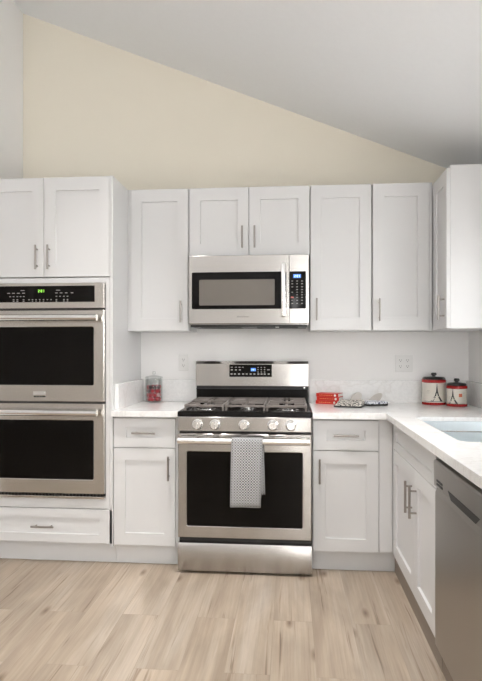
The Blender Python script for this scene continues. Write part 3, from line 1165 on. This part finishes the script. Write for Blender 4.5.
# ------------------------------------------------------------------ dishwasher
DY0, DY1 = -2.196, -1.5985
dw = thing('dishwasher', 'stainless steel dishwasher at the near end of the right counter', 'dishwasher', (1.12, -1.88, 0))
b = MB()
b.box(0.872, 1.42, DY0 + 0.004, DY1 - 0.036, 0.105, 0.842)
for xx in (0.92, 1.38):
    for yy in (DY0 + 0.06, DY1 - 0.06):
        b.cyl((xx, yy, 0.0), (xx, yy, 0.105), 0.016)
obj('body', b, M_BLACKP, dw)
d = MB()
d.prism([(0.871, 0.112), (0.834, 0.112), (0.832, 0.118), (0.832, 0.715), (0.842, 0.737), (0.871, 0.737)], DY0, DY1, 'Y')
obj('door', d, M_STEELV, dw)
c_ = MB()
c_.prism([(0.871, 0.739), (0.842, 0.739), (0.828, 0.744), (0.826, 0.838), (0.831, 0.846), (0.871, 0.846)], DY0, DY1, 'Y')
ctl = obj('control_panel', c_, M_STEELV, dw)
v = MB()
for z in (0.758, 0.772):
    v.box(0.8255, 0.829, DY1 - 0.125, DY1 - 0.045, z - 0.004, z + 0.004)
obj('vent', v, M_BLACKP, ctl)
v = MB()
v.prism([(DY1 - 0.20, 0.770), (DY0 + 0.05, 0.770), (DY0 + 0.09, 0.7445), (DY1 - 0.24, 0.7445)], 0.8262, 0.836, 'X')
obj('pocket_handle', v, M_BLACKP, ctl)
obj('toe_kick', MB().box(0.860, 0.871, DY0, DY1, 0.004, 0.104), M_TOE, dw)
tag(obj('end_panel', MB().box(0.838, 1.44, -2.29, -2.201, 0, 0.8855, 0.001, 1), M_WHITE), 'white counter end panel standing beside the dishwasher', 'panel')

# ------------------------------------------------------------------ worktops and splash strips
ZC = 0.92


def slab(outer, hole, z0, z1):
    mb = MB()
    bm = mb.bm
    edges = []
    for loop in (outer, hole):
        if not loop:
            continue
        vs = [bm.verts.new((x, y, z1)) for x, y in loop]
        for i in range(len(vs)):
            edges.append(bm.edges.new((vs[i], vs[(i + 1) % len(vs)])))
    bmesh.ops.triangle_fill(bm, use_beauty=True, use_dissolve=False, edges=edges)
    ex = bmesh.ops.extrude_face_region(bm, geom=list(bm.faces))
    bmesh.ops.translate(bm, verts=[g for g in ex['geom'] if isinstance(g, bmesh.types.BMVert)], vec=(0, 0, z0 - z1))
    return mb


def rr2(x0, x1, y0, y1, r, n=6):
    P = []
    for (cx, cy, s) in ((x1 - r, y1 - r, 0), (x0 + r, y1 - r, 1), (x0 + r, y0 + r, 2), (x1 - r, y0 + r, 3)):
        for k in range(n):
            t = PI / 2 * (s + k / (n - 1))
            P.append((cx + r * math.cos(t), cy + r * math.sin(t)))
    return P


tag(obj('countertop', MB().box(-0.782, -0.387, -0.668, -0.001, 0.886, ZC, 0.0015, 2), M_QUARTZ), 'short white quartz countertop between the oven cabinet and the range', 'countertop')
SX0, SX1, SY0, SY1 = 0.920, 1.345, -1.628, -0.815
outer = [(0.387, -0.001), (0.387, -0.668), (0.797, -0.668), (0.797, -2.31), (XR - 0.001, -2.31), (XR - 0.001, -0.001)]
tag(obj('countertop', slab(outer, rr2(SX0, SX1, SY0, SY1, 0.045), 0.899, ZC).box(0.387, 0.815, -0.668, -0.650, 0.886, 0.8992).box(0.797, 0.815, -2.31, -0.668, 0.886, 0.8992).box(0.815, XR - 0.001, -2.31, -2.292, 0.886, 0.8992), M_QUARTZ), 'L-shaped white quartz countertop right of the range with the sink cut in', 'countertop')
SP = 1.070
tag(obj('backsplash', MB().box(-0.7605, -0.387, -0.021, -0.001, ZC, SP, 0.001, 1), M_QUARTZ), 'quartz splash strip on the back wall behind the candy jar', 'backsplash', 'quartz splash strips')
tag(obj('backsplash', MB().box(-0.782, -0.7615, -0.592, -0.001, ZC, SP, 0.001, 1), M_QUARTZ), 'quartz splash strip running along the side of the oven cabinet', 'backsplash', 'quartz splash strips')
tag(obj('backsplash', MB().box(0.387, XR - 0.0215, -0.021, -0.001, ZC, SP, 0.001, 1), M_QUARTZ), 'quartz splash strip on the back wall behind the red books', 'backsplash', 'quartz splash strips')
tag(obj('backsplash', MB().box(XR - 0.021, XR - 0.001, -2.2, -0.001, ZC, SP, 0.001, 1), M_QUARTZ), 'quartz splash strip on the right wall beside the canisters', 'backsplash', 'quartz splash strips')

# ------------------------------------------------------------------ sink
snk = thing('sink', 'stainless double-bowl sink set under the right-hand counter', 'sink', (1.13, -1.2, 0.70))


def bowl(y0, y1, name='bowl'):
    mb = MB()
    rings = []
    for ins, z, r in ((-0.010, 0.8975, 0.05), (0.0, 0.8975, 0.045), (0.002, 0.880, 0.045), (0.010, 0.72, 0.05), (0.020, 0.705, 0.05), (0.045, 0.700, 0.04)):
        rings.append([(x, y, z) for x, y in rr2(SX0 + ins, SX1 - ins, y0 + ins, y1 - ins, max(r, 0.01))])
    mb.loft(rings, False, True)
    o = obj(name, mb, M_SINK, snk, smooth=True, angle=0.7)
    s = o.modifiers.new('thick', 'SOLIDIFY')
    s.thickness = 0.0015
    s.offset = -1
    cy = (y0 + y1) / 2
    obj('drain', MB().lathe([(0.045, 0.7005), (0.045, 0.703), (0.036, 0.704), (0.034, 0.7015)], ((SX0 + SX1) / 2, cy, 0), 24), M_POLISH, o, smooth=True)
    return o


bowl(-1.186, SY1)
bowl(SY0, -1.210)
obj('divider', MB().box(SX0 + 0.004, SX1 - 0.004, -1.2085, -1.1875, 0.8988, 0.9000, 0.0004, 1), M_POLISH, snk)

# ------------------------------------------------------------------ outlets
def outlet(xc, zc, gangs, label):
    root = thing('electrical_outlet', label, 'outlet', (xc, -0.001, zc))
    wd = 0.070 if gangs == 1 else 0.116
    pl = obj('cover_plate', MB().box(xc - wd / 2, xc + wd / 2, -0.007, -0.001, zc - 0.057, zc + 0.057, 0.0025, 2), M_PLATE, root)
    for g in range(gangs):
        gx = xc + (g - (gangs - 1) / 2) * 0.046
        for dz in (-0.020, 0.020):
            f = obj('receptacle', MB().loft([rrect(gx - 0.017, gx + 0.017, zc + dz - 0.014, zc + dz + 0.014, -0.0068, 0.009), rrect(gx - 0.017, gx + 0.017, zc + dz - 0.014, zc + dz + 0.014, -0.009, 0.009)], True, True), M_PLATE, root)
            s = MB()
            s.box(gx - 0.0075, gx - 0.0055, -0.0095, -0.0088, zc + dz - 0.002, zc + dz + 0.007)
            s.box(gx + 0.0055, gx + 0.0075, -0.0095, -0.0088, zc + dz - 0.001, zc + dz + 0.006)
            s.cyl((gx, -0.0088, zc + dz - 0.008), (gx, -0.0095, zc + dz - 0.008), 0.0026, seg=10)
            obj('slots', s, M_SLOT, f)
    return root


outlet(-0.480, 1.187, 1, 'single white wall outlet left of the range above the counter')
outlet(1.022, 1.185, 2, 'double white wall outlet above the red canisters on the right')

# ------------------------------------------------------------------ candy jar and candies
JX, JY = -0.667, -0.098
jar = thing('candy_jar', 'clear lidded glass jar of red candies on the left counter', 'jar', (JX, JY, ZC))
J = 0.058
obj('jar_body', MB().lathe([(J - 0.004, ZC), (J, ZC + 0.004), (J, ZC + 0.150), (J - 0.004, ZC + 0.158), (J - 0.007, ZC + 0.158), (J - 0.004, ZC + 0.148), (J - 0.004, ZC + 0.008), (J - 0.01, ZC + 0.006)], (JX, JY, 0), 36), M_GLASS, jar, smooth=True, angle=1.0)
obj('lid', MB().lathe([(J - 0.008, ZC + 0.159), (J + 0.002, ZC + 0.160), (J + 0.003, ZC + 0.166), (J - 0.004, ZC + 0.174), (0.02, ZC + 0.181), (0.008, ZC + 0.184), (0.007, ZC + 0.190), (0.013, ZC + 0.197), (0.012, ZC + 0.206), (0.004, ZC + 0.210)], (JX, JY, 0), 36), M_GLASS, jar, smooth=True, angle=1.0)


def candy_mesh(mat):
    mb = MB()
    mb.lathe([(0.003, -0.0135), (0.009, -0.011), (0.0125, -0.005), (0.0132, 0.0), (0.0125, 0.005), (0.009, 0.011), (0.003, 0.0135)], (0, 0, 0), 12)
    return mb


random.seed(11)
first = {}
n = 0
for layer in range(4):
    zc_ = ZC + 0.0075 + 0.0135 + layer * 0.0272
    ring = [(0.0375, 2 * PI * (i + 0.5 * (layer % 2)) / 8) for i in range(8)] + [(0.0, 0)]
    for r, a in ring:
        mat = random.choice([M_CANDYR, M_CANDYR, M_CANDYR, M_CANDYR, M_CANDYD, M_CANDYW])
        lab = {M_CANDYR: 'red wrapped candy piled inside the glass jar', M_CANDYD: 'dark wrapped candy piled inside the glass jar', M_CANDYW: 'pale pink wrapped candy piled inside the glass jar'}[mat]
        if mat not in first:
            o = obj('candy', candy_mesh(mat), mat, None, smooth=True, angle=2)
            first[mat] = o
        else:
            o = first[mat].copy()
            C.objects.link(o)
        tag(o, lab, 'candy', {M_CANDYR: 'red candies in the jar', M_CANDYD: 'dark candies in the jar', M_CANDYW: 'pink candies in the jar'}[mat])
        o.location = (JX + r * math.cos(a), JY + r * math.sin(a), zc_)
        o.rotation_euler = (random.uniform(-.5, .5), random.uniform(-.5, .5), random.uniform(0, 3))
        n += 1

# ------------------------------------------------------------------ three red books
BW, BD, BH = 0.150, 0.105, 0.0235
for k, (dx, rz, lab) in enumerate(((-0.003, -0.40, 'small red book lying at the bottom of the stack right of the range'),
                                   (0.003, -0.36, 'small red book in the middle of the stack right of the range'),
                                   (0.000, -0.38, 'small red book on top of the stack right of the range'))):
    root = thing('book', lab, 'book', (0, 0, 0), 'stacked red books on the counter')
    c = MB()
    c.box(-BW / 2, BW / 2, -BD / 2, BD / 2, 0, 0.0025)
    c.box(-BW / 2, BW / 2, -BD / 2, BD / 2, BH - 0.0035, BH - 0.001)
    c.box(-BW / 2, BW / 2, -BD / 2, -BD / 2 + 0.003, 0.0025, BH - 0.0035)
    obj('cover', c, M_RED, root)
    obj('pages', MB().box(-BW / 2 + 0.004, BW / 2 - 0.0005, -BD / 2 + 0.003, BD / 2 - 0.004, 0.0026, BH - 0.0036), M_PAPER, root)
    obj('spine_badge', MB().lathe([(0.0075, 0.0), (0.0075, 0.0006)], (BW / 2 - 0.022, -BD / 2, BH / 2 - 0.0005), 18, '-Y'), M_PAPER, root)
    m_ = MB()
    x = -BW / 2 + 0.02
    random.seed(20 + k)
    while x < 0.03:
        wd = random.uniform(0.005, 0.014)
        m_.box(x, x + wd, -BD / 2 - 0.0005, -BD / 2, BH / 2 - 0.0025, BH / 2 + random.uniform(0.0, 0.002))
        x += wd + 0.003
    obj('spine_print', m_, M_GOLD, root)
    root.location = (0.520 + dx, -0.098, ZC + k * BH)
    root.rotation_euler = (0, 0, rz)

# ------------------------------------------------------------------ pot holder and folded mitts
def pad(w_, d_, h_, nx=10, ny=10, wave=0.0):
    """a soft quilted pad with rounded corners and a domed top"""
    mb = MB()
    P = rr2(-w_ / 2, w_ / 2, -d_ / 2, d_ / 2, min(w_, d_) * 0.12, 5)
    def sc(f, z):
        return [(x * f, y * f, z) for x, y in P]
    mb.loft([sc(0.985, 0), sc(1.0, h_ * 0.35), sc(0.985, h_ * 0.75), sc(0.93, h_), sc(0.6, h_ * 1.08), sc(0.2, h_ * 1.1)], True, True)
    for v in mb.bm.verts:                  # folded over at the back, so that the pad rises away from the front edge
        if v.co.z > 0:
            v.co.z += wave * max(0.0, v.co.y / d_ + 0.5 + 0.25 * v.co.x / w_)
    return mb


# a dotted pot holder lying in front
ph = thing('pot_holder', 'black-edged pot holder with dotted print lying beside the red books', 'pot holder', (0, 0, 0))
obj('quilted_pad', pad(0.165, 0.150, 0.012, wave=0.026), M_HOLDER, ph, smooth=True)
e_ = MB()
P = rr2(-0.084, 0.084, -0.077, 0.077, 0.02, 5)
for i in range(len(P)):
    a, c = P[i], P[(i + 1) % len(P)]
    e_.cyl((a[0], a[1], 0.005), (c[0], c[1], 0.005), 0.005, seg=8)
obj('binding', e_, M_INK, ph, smooth=True)
ph.location = (0.632, -0.285, ZC)
ph.rotation_euler = (0, 0, -0.30)

# an oven mitt behind it: palm, thumb, cuff
mt = thing('oven_mitt', 'patterned oven mitt with dark edge lying right of the pot holder', 'oven mitt', (0, 0, 0))
hand = [(-0.060, -0.10), (0.060, -0.10), (0.066, -0.02), (0.064, 0.06), (0.045, 0.105), (0.0, 0.122), (-0.045, 0.105), (-0.064, 0.06), (-0.066, 0.03), (-0.095, 0.055), (-0.115, 0.045), (-0.112, 0.02), (-0.066, -0.035)]
def hr(f, z):
    return [(x * f, y * f, z) for x, y in hand]
obj('mitt_lining', MB().loft([hr(0.97, 0.0), hr(1.02, 0.004), hr(1.0, 0.009)], True, True), M_INK, mt, smooth=True)
obj('mitt_front', MB().loft([hr(0.985, 0.0092), hr(0.98, 0.016), hr(0.9, 0.020), hr(0.55, 0.022)], True, True), M_MITT, mt, smooth=True)
mt.location = (0.800, -0.205, ZC)
mt.scale = (0.72, 0.72, 1.3)
mt.rotation_euler = (0, 0, -1.15)

# a white linen napkin folded so that two rounded flaps stand up
def flap(w_, h_, lean):
    bm = MB()
    n = 9
    front, back = [], []
    for side, dest in ((-0.003, front), (0.003, back)):
        for k in range(2 * n + 1):
            t = PI * k / (2 * n)
            x = w_ * math.cos(t)
            z = h_ * math.sin(t) ** 0.8
            dest.append((x + lean * z, side + 0.25 * z * z / h_, z))
    bm.loft([front, back], True, True)
    return bm


nk = thing('napkin', 'white linen napkin folded into two upright flaps behind the mitt', 'napkin', (0.72, -0.10, ZC))
base = MB().box(0.64, 0.845, -0.105, -0.055, ZC, ZC + 0.022, 0.008, 3)
obj('folded_base', base, M_CLOTH, nk, smooth=True)
for x, w_, h_, ln, rz in ((0.688, 0.038, 0.052, 0.60, 0.35), (0.812, 0.036, 0.048, 0.80, -0.1)):
    f = flap(w_, h_, ln)
    bmesh.ops.transform(f.bm, matrix=Matrix.Translation((x, -0.085, ZC + 0.0215)) @ Matrix.Rotation(rz, 4, 'Z'), verts=f.bm.verts)
    obj('flap', f, M_FLAP, nk, smooth=True)

# ------------------------------------------------------------------ canisters
def canister(x, y, r, h, label, face_ang, motif_s, stamp):
    root = thing('canister', label, 'canister', (x, y, ZC), 'red and cream canisters in the corner')
    z = ZC
    obj('jar_body', MB().lathe([(r - 0.003, z + 0.001), (r, z + 0.012), (r, z + h - 0.016), (r - 0.002, z + h - 0.014)], (x, y, 0), 40), M_CREAMGL, root, smooth=True)
    obj('bottom_band', MB().lathe([(r - 0.002, z), (r + 0.0025, z + 0.002), (r + 0.0028, z + 0.015), (r + 0.0005, z + 0.017)], (x, y, 0), 40), M_REDGL, root, smooth=True)
    obj('top_band', MB().lathe([(r + 0.0005, z + h - 0.020), (r + 0.0035, z + h - 0.018), (r + 0.0035, z + h - 0.004), (r, z + h)], (x, y, 0), 40), M_REDGL, root, smooth=True)
    lid = obj('lid', MB().lathe([(r - 0.002, z + h + 0.0003), (r - 0.002, z + h + 0.009), (r - 0.010, z + h + 0.016), (r * 0.35, z + h + 0.019)], (x, y, 0), 40), M_BLACKP, root, smooth=True)
    k = 0.014
    obj('knob', MB().lathe([(0.011, z + h + 0.0185), (0.010, z + h + 0.019 + k * 0.4), (0.017, z + h + 0.019 + k * 0.7), (0.017, z + h + 0.019 + k * 1.5), (0.013, z + h + 0.019 + k * 1.8)], (x, y, 0), 20), M_BLACKP, lid, smooth=True)

    def wrap(mb, polys, rad):
        for poly in polys:
            vs = []
            for u, v in poly:
                a = face_ang + u / r
                vs.append((x + rad * math.sin(a), y - rad * math.cos(a), z + v))
            mb.bm.faces.new([mb.bm.verts.new(p) for p in vs])
        return mb

    s = motif_s
    u0, v0 = stamp['tower']

    def quad(x0, y0, x1, y1, w0, w1):
        return [(u0 + (x0 - w0) * s, v0 + y0 * s), (u0 + (x0 + w0) * s, v0 + y0 * s), (u0 + (x1 + w1) * s, v0 + y1 * s), (u0 + (x1 - w1) * s, v0 + y1 * s)]
    T = [quad(-0.27, 0, -0.115, 0.26, 0.075, 0.045), quad(0.27, 0, 0.115, 0.26, 0.075, 0.045), quad(0, 0.25, 0, 0.29, 0.16, 0.15),
         quad(-0.09, 0.29, -0.045, 0.48, 0.04, 0.034), quad(0.09, 0.29, 0.045, 0.48, 0.04, 0.034), quad(0, 0.47, 0, 0.50, 0.085, 0.08),
         quad(0, 0.50, 0, 0.86, 0.06, 0.024), quad(0, 0.86, 0, 1.0, 0.02, 0.012),
         quad(-0.12, 0.14, 0.12, 0.14, 0.0, 0.0) and quad(0, 0.20, 0, 0.235, 0.12, 0.14)]
    obj('tower_motif', wrap(MB(), T, r + 0.0006), M_INK, root, flip=False)
    ln = []
    for i in range(14):
        a = -0.9 * r + i * 1.8 * r / 14
        ln.append([(a, v0 - 0.003), (a + 1.8 * r / 14, v0 - 0.003), (a + 1.8 * r / 14, v0 - 0.0005), (a, v0 - 0.0005)])
    obj('ground_line', wrap(MB(), ln, r + 0.0005), M_INK, root, flip=False)
    if 'square' in stamp:
        a, c, q = stamp['square']
        obj('stamp_motif', wrap(MB(), [[(a - q, c - q), (a, c - q), (a, c + q), (a - q, c + q)], [(a, c - q), (a + q, c - q), (a + q, c + q), (a, c + q)]], r + 0.0006), M_STAMP, root, flip=False)
    sc_ = []
    random.seed(int(r * 1000))
    for a, c, wd in stamp['script']:
        xx = a
        while xx < a + wd:
            q = random.uniform(0.002, 0.005)
            hh = random.uniform(0.001, 0.0035)
            sc_.append([(xx, c), (xx + q, c), (xx + q, c + hh), (xx, c + hh)])
            xx += q + 0.002
    obj('script_print', wrap(MB(), sc_, r + 0.0006), M_GREYINK, root, flip=False)
    return root


canister(1.194, -0.100, 0.0735, 0.163, 'taller red-banded cream canister with a black tower picture in the corner', -0.22, 0.112, {'tower': (0.018, 0.026), 'script': [(-0.05, 0.085, 0.03), (-0.048, 0.077, 0.022), (-0.045, 0.092, 0.02)]})
canister(1.310, -0.205, 0.0605, 0.131, 'smaller red-banded cream canister with a red stamp beside the tower picture', -0.30, 0.092, {'tower': (-0.022, 0.020), 'square': (0.024, 0.072, 0.0105), 'script': [(-0.05, 0.060, 0.018), (-0.052, 0.052, 0.016), (0.040, 0.085, 0.014)]})
